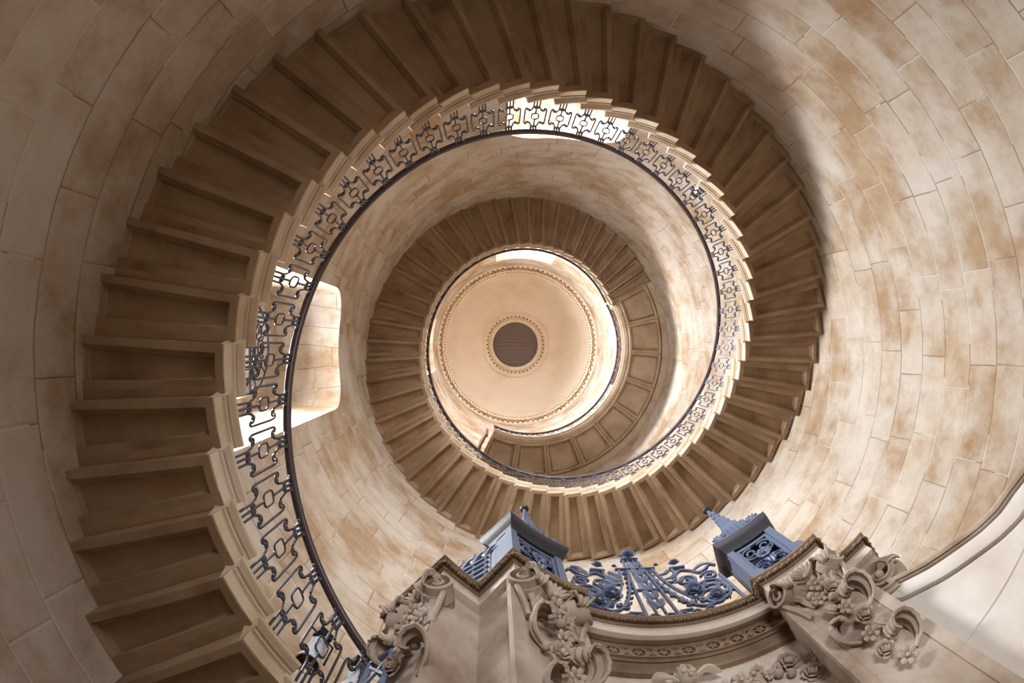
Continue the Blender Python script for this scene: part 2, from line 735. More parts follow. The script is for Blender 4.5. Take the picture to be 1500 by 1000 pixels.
RB = RI - .035


def rb(i):
    f = min(1, max(0, (i - 50) / 33))
    return RB + .115 * f * f * (3 - 2 * f)


src_children = [bri]
for i in range(I0, I1 + 1):
    a = TH0 + DTH * (i - .5)
    if i == I0:
        o = bfr
    else:
        o = bfr.copy()
        COL.objects.link(o)
        o.parent = bal
        for ch in src_children:
            d = ch.copy()
            COL.objects.link(d)
            d.parent = o
    o.location = (WX + rb(i) * math.cos(a), WY + rb(i) * math.sin(a), Z0 + DZ * i + ST - FLOOR)
    o.rotation_euler = (0, 0, a + PI / 2)


def rail_mesh(path, sect):
    """sweep: sect in (radial, z); path gives (centre radius, angle, z)"""
    mb = MB()
    rows = [[P(r + dr, math.degrees(a), z + dz, (WX, WY)) for dr, dz in sect] for r, a, z in path]
    mb.grid(rows, True)
    n = len(sect)
    mb.add(rows[0], [tuple(range(n))])
    mb.add(rows[-1], [tuple(range(n))])
    return mb


SECT = [(-.030, .010), (-.034, .024), (-.026, .040), (0, .046), (.026, .040), (.034, .024), (.030, .010), (.022, .004), (.022, -.004),
        (.012, -.008), (.012, -.014), (-.012, -.014), (-.012, -.008), (-.022, -.004), (-.022, .004)]
path = []
N = (I1 - I0 + 1) * 3
for k in range(N + 1):
    i = I0 - 1 + (I1 - I0 + 1) * k / N
    path.append((rb(i), TH0 + DTH * i, Z0 + DZ * i + RZ - FLOOR))
rail_mesh(path, SECT).build('handrail', M['rail'], bal, smooth=50)['label'] = 'dark moulded handrail'

# ------------------------------------------------------------------ landing
LA0, LA1 = math.degrees(TH0 + DTH * I1) - 720, 115.2
LZ = Z0 + DZ * I1 + .06
RL = 2.60
land = empty('stone_landing', P(3.1, 45, LZ), label='curved stone landing with coffered underside at the top of the stairs', cat='landing')
inv = Matrix.Translation(-P(3.1, 45, LZ))
mb = MB()
NA = 90
prof = [(RW + .1, LZ - .16), (RW - .02, LZ - .15), (RW - .05, LZ - .10), (RW - .11, LZ - .05), (RW - .15, LZ - .02), (RW - .16, LZ + .02), (RL + .1, LZ + .02),
        (RL + .08, LZ), (RL + .03, LZ + .02), (RL + .02, LZ + .06), (RL - .02, LZ + .09), (RL - .03, LZ + .13), (RL - .07, LZ + .17), (RL - .07, LZ + .25),
        (RL - .04, LZ + .27), (RW + .1, LZ + .27)]
rows = [[P(r, LA0 + (LA1 - LA0) * j / NA, z) for r, z in prof] for j in range(NA + 1)]
mb.grid(rows)
for j in (0, NA):
    mb.add(rows[j], [tuple(range(len(prof)))])
MBv = MB()
MBv.merge(mb, inv)
MBv.build('slab', M['landing'], land)
mb = MB()
for k in range(200):
    mb.ball(P(RL + .015, LA0 + (LA1 - LA0) * (k + .5) / 200, LZ + .065), (.02, .02, .026), 5, 4, M=inv)
mb.build('carved_edge', M['landing'], land)
np_ = 9
for k in range(np_):
    a0 = LA0 + (LA1 - LA0) * k / np_ + 1.7
    a1 = LA0 + (LA1 - LA0) * (k + 1) / np_ - 1.7
    rin, rout = RL + .18, RW - .27
    mb = MB()

    def loop(d, z):
        n = 6
        A0, A1 = a0 + math.degrees(d / 3.1), a1 - math.degrees(d / 3.1)
        return [P(rin + d, A0 + (A1 - A0) * q / n, z) for q in range(n + 1)] + [P(rout - d, A1 + (A0 - A1) * q / n, z) for q in range(n + 1)]
    # raised frame round a sunk field, both below the slab
    lp = [loop(-.09, LZ + .02), loop(-.085, LZ - .06), loop(-.045, LZ - .065), loop(-.03, LZ - .05), loop(-.01, LZ - .03), loop(.03, LZ + .005), loop(.035, LZ + .012)]
    mb.grid(lp, True, M=inv)
    mb.add(lp[-1], [tuple(range(len(lp[-1])))], M=inv)
    eg = mb
    eg.cm = 1  # darker beads: shade of the cutting and dirt put into the colour
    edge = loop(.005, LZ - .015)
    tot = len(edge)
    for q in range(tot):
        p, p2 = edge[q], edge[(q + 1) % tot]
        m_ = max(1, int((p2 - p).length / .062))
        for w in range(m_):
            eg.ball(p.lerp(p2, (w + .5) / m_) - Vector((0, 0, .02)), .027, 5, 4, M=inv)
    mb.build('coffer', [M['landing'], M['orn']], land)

lb = empty('landing_balustrade', P(RL, 45, LZ + .27), label='wrought iron balustrade with handrail along the edge of the top landing', cat='balustrade')
li = -P(RL, 45, LZ + .27)
nb = 21
f2, r2, c2 = baluster_meshes(.80, 0)
lfr = f2.build('baluster', M['iron'], lb)
lri = r2.build('ring', M['iron'], lfr)
for k in range(nb):
    a = LA0 + (LA1 - LA0) * (k + .5) / nb
    if k == 0:
        o = lfr
    else:
        o = lfr.copy()
        COL.objects.link(o)
        o.parent = lb
        d = lri.copy()
        COL.objects.link(d)
        d.parent = o
    o.location = P(RL, a, LZ + .27) + li
    o.rotation_euler = (0, 0, rad(a) + PI / 2)
mb = MB()
rows = [[P(RL + dr, LA0 + (LA1 - LA0) * j / 60, LZ + .27 + .81 + dz) + li for dr, dz in SECT] for j in range(61)]
mb.grid(rows, True)
mb.add(rows[0], [tuple(range(len(SECT)))])
mb.add(rows[-1], [tuple(range(len(SECT)))])
mb.build('handrail', M['rail'], lb, smooth=50)
mb = MB()
mb.tube([P(RL, LA1 - .5, LZ + .27) + li, P(RL, LA1 - .5, LZ + 1.08) + li], .02, 8)
mb.build('end_post', M['iron'], lb)
# timber panel at the open end of the landing
rp = empty('timber_panel', P(3.0, LA1 + 3, LZ + .27), label='small red brown timber panel at the open end of the landing', cat='panel')
mb = MB()
Rz = Matrix.Rotation(rad(LA1 + 2.5), 4, 'Z')
mb.box((0, .0, .25), (.5, .05, 1.0), M=Rz)
mb.build('board', M['red'], rp)
mb = MB()
for sx in (-1, 1):
    mb.box((sx * .22, -.035, .25), (.06, .03, 1.0), M=Rz)
mb.build('batten', M['red'], rp)
# door opening onto the landing
mb = MB()
Rz = Matrix.Rotation(rad(1.0), 4, 'Z')
for s in (-1, 1):
    mb.box((4.5, s * 1.4, 18.0), (.16, .2, 5.9), M=Rz)
mb.box((4.5, 0, 20.82), (.16, 3.0, .2), M=Rz)
dr = mb.build('door_1', M['red'], kind='structure')
mb = MB()
mb.box((4.55, 0, 17.9), (.06, 2.7, 5.8), M=Rz)
mb.build('door_leaf', M['red'], dr)


# ------------------------------------------------------------------ windows
def window(n, brg, hw, z0, z1, x, arch, guard):
    R = Matrix.Rotation(rad(brg), 4, 'Z')
    fr = MB()
    out = rounded(hw, z0, z1, hw - .02 if arch else .05, 10)
    cen = [(y * .97, z) for y, z in out]
    fr.tube([(x, y, z) for y, z in out], .035, 4, closed=True, M=R)
    nv, nh = 4, int((z1 - z0) / .55)
    for k in range(1, nv):
        y = -hw + 2 * hw * k / nv
        fr.tube([(x, y, z0), (x, y, z1 - (.0 if not arch else hw - math.sqrt(max(hw * hw - y * y, 0))))], .014, 4, M=R)
    for k in range(1, nh):
        z = z0 + (z1 - z0) * k / nh
        w_ = hw if z < z1 - hw or not arch else math.sqrt(max(hw * hw - (z - z1 + hw) ** 2, 0))
        fr.tube([(x, -w_, z), (x, w_, z)], .014, 4, M=R)
    fo = fr.build('window_%d' % n, M['bluedark'], kind='structure')
    gl = MB()
    gl.add([(x, y, z) for y, z in out], [tuple(range(len(out)))], M=R)
    gl.build('pane', M['glass'], fo, smooth=0)
    if guard:
        zc, r0 = z1 - hw, hw * .96
        T = R @ Matrix.Translation((x - .3, 0, 0))
        g0 = empty('window_grille', T @ Vector((0, 0, z0)), label=guard, cat='grille')
        Ti = Matrix.Translation(-(T @ Vector((0, 0, z0)))) @ T
        mb = MB()
        arc = [(0, r0 * math.cos(PI * k / 24), zc + r0 * math.sin(PI * k / 24)) for k in range(25)]
        mb.tube(arc, .02, 6, M=Ti)
        mb.tube([(0, -r0, zc), (0, r0, zc)], .02, 6, M=Ti)
        for k in range(7):
            y = -r0 + 2 * r0 * k / 6
            mb.tube([(0, y, z0), (0, y, zc)], .016, 6, M=Ti)
        for k in range(1, 5):
            mb.tube([(0, -r0, z0 + (zc - z0) * k / 5), (0, r0, z0 + (zc - z0) * k / 5)], .014, 6, M=Ti)
        sc_ = mb
        for k in range(5):
            a = rad(18 + 36 * k)
            cx_, cz_ = r0 * .62 * math.cos(a), zc + r0 * .62 * math.sin(a)
            for s in (-1, 1):
                sp_ = spiral(cx_ + s * .0, cz_, r0 * .26, a + s * 1.2, s * 1.3, .02, 22)
                sc_.tube([(0, p[0], p[1]) for p in sp_], .013, 5, M=Ti)
            sc_.tube([(0, 0, zc), (0, r0 * math.cos(a), zc + r0 * math.sin(a))], .014, 5, M=Ti)
        for k in range(6):
            y = -r0 + 2 * r0 * (k + .5) / 6
            for q in range(3):
                zz = z0 + (zc - z0) * (q + .7) / 3.4
                for s in (-1, 1):
                    sp_ = spiral(y, zz + s * .14, .10, rad(90 * s), .9, .015, 14)
                    sc_.tube([(0, p[0], p[1]) for p in sp_], .011, 5, M=Ti)
        mb.build('scrolled_bars', M['iron'], g0)
    # daylight of this window: a soft light on the outside of the glass
    return R


window(1, 180.5, .78, 4.42, 8.74, 5.35, True, 'black wrought iron grille inside the bright arched window on the left')
window(2, 272.0, .78, 5.87, 8.74, 5.35, True, None)
window(3, 180.5, 1.10, 18.42, 22.88, 5.3, False, None)
window(4, 272.6, 1.18, 18.42, 22.88, 5.3, False, None)


def daylight(brg, z, w, h, x, power, tilt=0, spread=160, col=(.965, .985, 1)):
    l = bpy.data.lights.new('daylight', 'AREA')
    l.shape = 'RECTANGLE'
    l.size, l.size_y = w, h
    l.energy = power
    l.color = col
    l.spread = rad(spread)
    o = bpy.data.objects.new('daylight', l)
    COL.objects.link(o)
    R = Matrix.Rotation(rad(brg), 4, 'Z')
    d = R @ Vector((-math.cos(tilt), 0, -math.sin(tilt)))
    o.location = R @ Vector((x, 0, z))
    o.rotation_euler = d.to_track_quat('-Z', 'Z').to_euler()
    return o


daylight(180.5, 6.7, 1.5, 3.8, 5.45, 2300, .07, 130)
daylight(272.0, 7.3, 1.5, 2.6, 5.45, 520, .1, 130)
daylight(180.5, 20.6, 2.1, 4.3, 5.45, 5400, .6, 150)
daylight(272.6, 20.6, 2.2, 4.3, 5.45, 900, .15)
daylight(FILL_DOORS[0][0], .0, 1.6, 2.3, 5.45, 230, 0)  # fill light for the doorcase, set in the added doorway

# ------------------------------------------------------------------ stone doorcase
ZL = 2.60                                   # height of the cornice lip
PATH = [(2.16, 141.1), (1.63, 143.3), (1.606, 134.9), (1.33, 135.7), (1.316, 114.5), (1.416, 114.4),
        (1.42, 71.1), (1.314, 71.3), (1.31, 50.3), (1.595, 49.0), (1.626, 40.7), (2.16, 42.5)]


def plan(path, step=2.0):
    """plan polyline: arcs between points of similar radius, straight runs otherwise; returns 2-D points"""
    out = []
    for (r0, a0), (r1, a1) in zip(path[:-1], path[1:]):
        n = max(1, int(abs(a1 - a0) / step)) if abs(r0 - r1) < .06 else 1
        for k in range(n):
            f = k / n
            p = P(r0 + (r1 - r0) * f, a0 + (a1 - a0) * f, 0)
            out.append(Vector((p.x, p.y)))
    p = P(path[-1][0], path[-1][1], 0)
    out.append(Vector((p.x, p.y)))
    return out


def offset(pts, d):
    """mitred offset to the left of travel"""
    res = []
    n = len(pts)
    for i, p in enumerate(pts):
        t0 = (p - pts[i - 1]).normalized() if i > 0 else None
        t1 = (pts[i + 1] - p).normalized() if i < n - 1 else None
        if t0 is None:
            nn = Vector((-t1.y, t1.x))
            res.append(p + nn * d)
            continue
        if t1 is None:
            nn = Vector((-t0.y, t0.x))
            res.append(p + nn * d)
            continue
        n0, n1 = Vector((-t0.y, t0.x)), Vector((-t1.y, t1.x))
        m = (n0 + n1)
        if m.length < .2:
            m = n0.copy()
        m.normalize()
        res.append(p + m * (d / max(m.dot(n0), .3)))
    return res


def sweep(path, prof, step=2.0):
    pts = plan(path, step)
    mb = MB()
    cols = [[Vector((q.x, q.y, ZL + z)) for q in offset(pts, d)] for d, z in prof]
    mb.grid(cols)
    return mb


DO = P(1.5, AX, FLOOR)
DM = Matrix.Translation(-DO)
door = empty('stone_doorcase', DO, label='carved stone doorcase with concave cornice and flower garlands at the foot of the well', cat='doorcase')


def dpart(mb, name, mat, parent=None, **k):
    m2 = MB()
    m2.merge(mb, DM)
    return m2.build(name, mat, parent or door, **k)


# cornice
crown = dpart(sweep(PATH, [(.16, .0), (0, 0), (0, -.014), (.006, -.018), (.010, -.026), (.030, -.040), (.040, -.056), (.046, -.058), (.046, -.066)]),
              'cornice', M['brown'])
lm = MB()
pts = offset(plan(PATH, 4.0), .014)
dist = 0
for p, p2 in zip(pts[:-1], pts[1:]):
    seg = (p2 - p).length
    tdir = (p2 - p).normalized()
    ang = math.atan2(tdir.y, tdir.x)
    Rm = Matrix.Rotation(ang, 3, 'Z') @ Matrix.Rotation(rad(-35), 3, 'X')
    m_ = max(1, int(round(seg / .056)))
    for k in range(m_):
        f = (k + .5) / m_
        c = p.lerp(p2, f)
        lm.ball((c.x, c.y, ZL - .036), (.015, .015, .027), 7, 5, R=Rm)
        for s in (-1, 1):
            lm.ball((c.x + tdir.x * s * .020, c.y + tdir.y * s * .020, ZL - .044), (.008, .011, .018), 6, 4, R=Rm)
dpart(lm, 'carved_leaf_moulding', M['brown'], crown)
dpart(sweep(PATH, [(.046, -.066), (.046, -.148), (.052, -.150), (.085, -.150)]), 'corona', M['band'])['label'] = 'pale flat band of the cornice'
# walls under the cornice: left and right
lw = [(2.05, 141.5)] + PATH[1:5] + [(1.75, 114.4)]
rw = [(1.75, 71.1)] + PATH[7:11] + [(2.05, 42.3)]
for pth, nm in ((lw, 'pier'), (rw, 'pier')):
    dpart(sweep(pth, [(.050, -.150), (.060, -.165), (.078, -.175), (.082, -.19), (.082, FLOOR - ZL)]), nm, M['carve'])
# raised strips of the piers
for a0, a1, r in ((134.2, 131.0, 1.395), (118.6, 116.0, 1.39), (69.6, 67.0, 1.39), (54.6, 52.0, 1.385)):
    mb = MB()
    rows = [[P(rr_, a0 + (a1 - a0) * k / 2, z) for k in range(3)] for rr_, z in ((1.42, 2.40), (r, 2.40), (r, FLOOR), (1.42, FLOOR))]
    mb.grid(rows)
    for c_ in (0, 2):
        mb.add([rw_[c_] for rw_ in rows], [(0, 1, 2, 3)])
    dpart(mb, 'pilaster_strip', M['carve'])
# centre entablature
mb = MB()
A0, A1 = 118.2, 67.6
mb.lathe([(1.49, 2.46), (1.495, 2.447), (1.525, 2.447), (1.53, 2.452), (1.538, 2.445), (1.556, 2.438), (1.556, 2.342), (1.566, 2.332), (1.578, 2.335),
          (1.592, 2.312), (1.602, 2.292), (1.602, 2.272), (1.632, 2.262)], 40, a0=A0, a1=A1)
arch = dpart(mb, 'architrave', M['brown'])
mb = MB()
mb.lathe([(1.632, 2.262), (1.632, 1.2), (1.70, 1.15), (1.70, FLOOR)], 40, a0=A0, a1=A1)
dpart(mb, 'frieze_panel', M['band'])
mb = MB()
mb.lathe([(1.72, 2.0), (1.72, 2.585), (2.05, 2.585), (2.05, FLOOR)], 48, a0=133.5, a1=50.5)
dpart(mb, 'back', M['carve'])


def cut_pattern(a, z):
    """True where the band is carved away: rosettes in sunk rings, crossed leaves between them"""
    k = round((a - (AX - 19.1)) / 5.4)
    u = (a - (AX - 19.1) - 5.4 * k) * math.pi / 180 * 1.553
    w = z - 2.39
    rr_, ph = math.hypot(u, w), math.atan2(w, u)
    if 0 <= k <= 7 and rr_ < .045:
        return rr_ > .022 + .007 * math.cos(5 * ph) and rr_ < .038 or rr_ < .005
    e = .073 - abs(u)                      # distance from the middle of the crossing
    if e < 0 or abs(w) > .040:
        return False
    f = abs(w) / .040
    if f < .22:
        return False
    slot = e / (.030 * f + .002)
    return slot < .16 or .42 < slot < .70 and f > .4


rz_ = MB()
na, nz = 330, 26
aa0, aa1, zz0, zz1 = 117.5, 68.2, 2.343, 2.437
cut = [[cut_pattern(aa0 + (aa1 - aa0) * (i_ + .5) / na, zz0 + (zz1 - zz0) * (j_ + .5) / nz) for j_ in range(nz)] for i_ in range(na)]
vf = [P(1.538, aa0 + (aa1 - aa0) * i_ / na, zz0 + (zz1 - zz0) * j_ / nz) for i_ in range(na + 1) for j_ in range(nz + 1)]
vb = [P(1.556, aa0 + (aa1 - aa0) * i_ / na, zz0 + (zz1 - zz0) * j_ / nz) for i_ in range(na + 1) for j_ in range(nz + 1)]
ix = lambda i_, j_: i_ * (nz + 1) + j_
off = len(vf)
fs = []
for i_ in range(na):
    for j_ in range(nz):
        if cut[i_][j_]:
            continue
        fs.append((ix(i_, j_), ix(i_ + 1, j_), ix(i_ + 1, j_ + 1), ix(i_, j_ + 1)))
        for di, dj, p_, q_ in ((-1, 0, (0, 0), (0, 1)), (1, 0, (1, 0), (1, 1)), (0, -1, (0, 0), (1, 0)), (0, 1, (0, 1), (1, 1))):
            i2, j2 = i_ + di, j_ + dj
            if not (0 <= i2 < na and 0 <= j2 < nz) or cut[i2][j2]:
                a_, b_ = ix(i_ + p_[0], j_ + p_[1]), ix(i_ + q_[0], j_ + q_[1])
                fs.append((a_, b_, b_ + off, a_ + off))
rz_.add(vf + vb, fs)
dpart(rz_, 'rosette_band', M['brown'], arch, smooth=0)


def frame(r, deg, z, side=False):
    """x to the viewer's right, y towards the viewer, z up"""
    er, et = P(1, deg, 0), P(1, deg + 90, 0)
    ex, ey = (-et, -er) if not side else (-er, et)
    o = P(r, deg, z)
    return Matrix(((ex.x, ey.x, 0, o.x), (ex.y, ey.y, 0, o.y), (0, 0, 1, o.z), (0, 0, 0, 1)))


def leaf(mb, path, widths, side, ribs=5, amp=.2, nx=13, M_=None):
    """ribbed acanthus blade along a 3-D path"""
    path = [Vector(p) for p in path]
    side = Vector(side).normalized()
    rows, under = [], []
    m = len(path)
    for i, p in enumerate(path):
        t_ = (path[min(i + 1, m - 1)] - path[max(i - 1, 0)]).normalized()
        nrm = t_.cross(side)
        if nrm.length < 1e-4:
            nrm = Vector((0, 1, 0))
        nrm.normalize()
        w_ = widths[i] if isinstance(widths, (list, tuple)) else widths
        ser = 1 + .07 * math.sin(i * 2.2)
        row, low = [], []
        for j in range(nx):
            u = -1 + 2 * j / (nx - 1)
            h = amp * w_ * (.5 * math.cos(u * PI * ribs * .5) - .8 * u * u)
            row.append(p + side * (u * w_ * ser) + nrm * h)
            low.append(p + side * (u * w_ * ser * .92) + nrm * (h - .010))
        rows.append(row)
        under.append(low)
    mb.grid(rows, M=M_)
    mb.grid(under, M=M_)
    for a_, b_ in ((rows, under),):
        mb.grid([[r[0] for r in a_], [r[0] for r in b_]], M=M_)
        mb.grid([[r[-1] for r in a_], [r[-1] for r in b_]], M=M_)
        mb.grid([a_[0], b_[0]], M=M_)
        mb.grid([a_[-1], b_[-1]], M=M_)


def p3(pts, n=5):
    a = smooth_path([(p[0], p[1]) for p in pts], n)
    b = smooth_path([(p[2], 0) for p in pts], n)
    return [(x, y, z[0]) for (x, y), z in zip(a, b)]


def flower(mb, c, r, M_, petals=6, tilt=25, face=(0, 1, 0)):
    f = Vector(face).normalized()
    q = Vector((0, 1, 0)).rotation_difference(f).to_matrix()
    c = Vector(c)
    for k in range(petals):
        a = 2 * PI * k / petals + .3
        d = Vector((math.cos(a), 0, math.sin(a)))
        R = q @ Matrix.Rotation(-a, 3, 'Y') @ Matrix.Rotation(rad(tilt), 3, 'Z')
        mb.ball(c + q @ (d * r * .62 + Vector((0, r * .1, 0))), (r * .46, r * .16, r * .36), 8, 5, M_, R)
    mb.ball(c + q @ Vector((0, r * .2, 0)), r * .24, 8, 5, M_)


def rose(mb, c, r, M_, face=(0, 1, 0)):
    f = Vector(face).normalized()
    q = Vector((0, 1, 0)).rotation_difference(f).to_matrix()
    c = Vector(c)
    for ring_, (n_, rr_, yy, tl) in enumerate(((6, .80, .0, 30), (5, .56, .22, 55), (4, .34, .34, 75))):
        for k in range(n_):
            a = 2 * PI * k / n_ + ring_ * .5
            d = Vector((math.cos(a), 0, math.sin(a)))
            R = q @ Matrix.Rotation(-a, 3, 'Y') @ Matrix.Rotation(rad(tl), 3, 'Z')
            mb.ball(c + q @ (d * r * rr_ + Vector((0, r * yy, 0))), (r * .42, r * .10, r * .44), 8, 5, M_, R)
    mb.ball(c + q @ Vector((0, r * .1, 0)), r * .5, 8, 5, M_)


def pod(mb, c, r, ln, axis, M_):
    ax = Vector(axis).normalized()
    q = Vector((0, 0, 1)).rotation_difference(ax).to_matrix()
    for k in range(5):
        a = 2 * PI * k / 5
        mb.ball(Vector(c) + q @ Vector((math.cos(a) * r * .5, math.sin(a) * r * .5, 0)), (r * .55, r * .55, ln), 7, 6, M_, q)


def capital(F, w=.17, name='capital'):
    """console capital: two volutes with acanthus leaves and a shell, hung with a garland"""
    cap = None
    base = MB()
    # bell behind the ornament
    base.grid([[(-w, 0, 0), (w, 0, 0)], [(-w, .035, 0), (w, .035, 0)], [(-w * .9, .03, -.05), (w * .9, .03, -.05)], [(-w * .8, .012, -.22), (w * .8, .012, -.22)],
               [(-w * .8, 0, -.26), (w * .8, 0, -.26)]], M=F)
    cap = dpart(base, name, M['carve'])
    for s in (-1, 1):
        v = MB()
        # scrolled drum
        cx, cz, R0 = s * (w - .040), -.098, .092
        pr = spiral(0, 0, R0, rad(90), -1.9 * s, .012, 44)
        T = F @ Matrix.Translation((cx, .03, cz)) @ Matrix.Rotation(-s * rad(38), 4, 'Z')
        th = .013
        for k in range(len(pr) - 1):
            pass
        rows = []
        for k, (x, z) in enumerate(pr):
            l_ = math.hypot(x, z) or 1
            nx_, nz_ = x / l_, z / l_
            rows.append([(x, -.05, z), (x, .075, z), (x - nx_ * th, .082, z - nz_ * th), (x - nx_ * th, .02, z - nz_ * th)])
        v.grid(rows, M=T)
        v.lathe([(.002, .0), (R0 * .86, .0), (R0 * .9, -.05)], 20, M=T @ Matrix.Rotation(-PI / 2, 4, 'X') @ Matrix.Translation((0, 0, .03)))
        # tail running down the pier
        tail = p3([(cx + s * .062, .04, cz - .02), (cx + s * .055, .045, cz - .08), (cx + s * .02, .035, cz - .17), (cx - s * .0, .03, cz - .27)], 5)
        v.tube([F @ Vector(p) for p in tail], [.016] * len(tail), 6)
        dpart(v, 'volute', M['carve'], cap)
        lf = MB()
        pth = p3([(s * w * .35, .02, -.30), (s * w * .42, .045, -.20), (s * w * .55, .06, -.13), (s * w * .66, .075, -.075), (s * w * .74, .105, -.055),
                  (s * w * .74, .130, -.085), (s * w * .70, .125, -.125), (s * w * .68, .105, -.12)], 5)
        n_ = len(pth)
        wd_ = [.024 + .046 * math.sin(PI * min(1, k / n_ * 1.15)) ** .8 for k in range(n_)]
        leaf(lf, pth, wd_, (1, s * .25, s * -.15), 6, .28, 15, F)
        dpart(lf, 'acanthus_leaf', M['carve'], cap)
    sh = MB()
    for k in range(7):
        a = rad(-60 + 20 * k)
        R = Matrix.Rotation(a, 3, 'Y') @ Matrix.Rotation(rad(-25), 3, 'X')
        sh.ball(Vector((math.sin(a) * .055, .075, -.085 + math.cos(a) * .050)), (.0155, .018, .052), 7, 6, F, R)
    sh.ball((0, .08, -.095), .02, 8, 5, F)
    dpart(sh, 'shell', M['carve'], cap)
    return cap


def garland(F, items, name='garland'):
    g = MB()
    kinds = {}
    root = None
    for kind, c, r in items:
        mb = MB()
        if kind == 'flower':
            flower(mb, c, r, F, 6, 25, (c[0] * 1.5, 1, -.35))
        elif kind == 'rose':
            rose(mb, c, r, F, (c[0] * 1.5, 1, -.4))
        elif kind == 'pod':
            pod(mb, c, r, r * 1.7, (.25, .2, -1), F)
        elif kind == 'fruit':
            mb.ball(c, r, 9, 7, F)
            mb.ball((c[0] + r * .1, c[1] + r * .85, c[2] - r * .3), r * .25, 6, 4, F)
        elif kind == 'scroll':
            s = 1 if c[0] >= 0 else -1
            pth = p3([(c[0] - s * r * .2, c[1] - .02, c[2] - r * 1.6), (c[0] + s * r * .7, c[1], c[2] - r * .9), (c[0] + s * r, c[1] + r * .5, c[2]),
                      (c[0] + s * r * .6, c[1] + r * .9, c[2] + r * .8), (c[0] - s * r * .2, c[1] + r, c[2] + r * .75), (c[0] - s * r * .4, c[1] + r * .8, c[2] + r * .2),
                      (c[0] - s * r * .05, c[1] + r * .6, c[2] + r * .1)], 5)
            n_ = len(pth)
            leaf(mb, pth, [r * (.35 + .5 * math.sin(PI * k / n_)) for k in range(n_)], (s * .45, .75, -.3), 5, .25, 11, F)
        o = dpart(mb, {'scroll': 'acanthus_scroll', 'fruit': 'fruit', 'pod': 'seed_pod', 'flower': 'flower', 'rose': 'rose'}[kind], M['carve'], root)
        if root is None:
            root = o
    return root


# capitals: left side of the outer pier, left pier, right pier
F1 = frame(1.83, 139.5, 2.435, True)
F2 = frame(1.405, 124.6, 2.435)
F3 = frame(1.40, 60.6, 2.435)
capital(F1, .155)
capital(F2, .185)
capital(F3, .185)
base_items = [('flower', (.0, .07, -.20), .05), ('fruit', (-.06, .05, -.23), .028), ('fruit', (.062, .05, -.235), .026), ('rose', (-.045, .065, -.30), .045),
              ('flower', (.05, .06, -.31), .042), ('fruit', (.0, .07, -.37), .028), ('scroll', (-.085, .03, -.44), .075), ('pod', (.055, .06, -.44), .030),
              ('flower', (.0, .07, -.50), .045), ('fruit', (.065, .05, -.53), .026), ('scroll', (.085, .03, -.62), .07), ('rose', (-.03, .06, -.62), .048),
              ('fruit', (-.08, .04, -.58), .024), ('pod', (-.05, .05, -.74), .03), ('flower', (.03, .06, -.75), .045), ('scroll', (-.07, .03, -.86), .065),
              ('rose', (.04, .05, -.88), .045), ('flower', (0, .05, -1.0), .05)]
garland(F2, base_items)
garland(F3, [(k, (-c[0], c[1], c[2]), r) for k, c, r in base_items])
garland(F1, [(k, c, r) for k, c, r in base_items[:12]])

# cherub head with wings on the frieze
FC = frame(1.60, 93.0, 2.185)
ch = MB()
hr = .064
ch.ball((0, .035, 0), (hr * .86, hr * .92, hr), 16, 12, FC)
hd = dpart(ch, 'cherub_head', M['carve'], smooth=60)
hd['label'] = 'carved cherub head looking up between two wings'
fc = MB()
fc.tube([(0, .086, .018), (0, .097, .002), (0, .104, -.010), (0, .094, -.016)], [.006, .008, .011, .006], 7, FC)
for s in (-1, 1):
    fc.ball((s * .024, .078, -.016), (.018, .014, .017), 8, 6, FC)
    fc.tube([(s * .008, .089, .020), (s * .020, .087, .024), (s * .033, .077, .018)], .004, 5, FC)
    fc.ball((s * .020, .083, .010), (.009, .006, .0065), 7, 5, FC)
    fc.ball((s * .052, .035, -.002), (.008, .014, .017), 7, 5, FC)
fc.tube([(-.016, .086, -.031), (0, .091, -.029), (.016, .086, -.031)], .0045, 5, FC)
fc.tube([(-.012, .085, -.038), (0, .089, -.040), (.012, .085, -.038)], .005, 5, FC)
fc.ball((0, .080, -.050), (.015, .011, .011), 8, 6, FC)
dpart(fc, 'face', M['carve'], hd, smooth=60)
hh = MB()
for k in range(34):
    a, e = random.uniform(-PI, PI), random.uniform(.25, 1.4)
    d = Vector((math.cos(a) * math.cos(e), .45 * math.sin(a) * math.cos(e) - .25, math.sin(e))).normalized()
    if d.y > .55 and d.z < .75:
        continue
    hh.ball(Vector((0, .035, 0)) + Vector((d.x * hr * .86, d.y * hr * .92, d.z * hr)), random.uniform(.012, .018), 7, 5, FC)
dpart(hh, 'curly_hair', M['carve'], hd, smooth=60)
for s in (-1, 1):
    wg = MB()
    for k in range(5):
        pth = p3([(s * .045, .03, -.03 + k * .004), (s * (.08 + .010 * k), .045, -.012 + .012 * k), (s * (.115 + .012 * k), .045, -.004 + .008 * k), (s * (.145 + .012 * k), .03, -.012 + .002 * k)], 4)
        n_ = len(pth)
        leaf(wg, pth, [.006 + .012 * math.sin(PI * (q_ + 1) / (n_ + 1)) for q_ in range(n_)], (0, -.3, 1), 2, .2, 5, FC)
    dpart(wg, 'wing', M['carve'], hd)
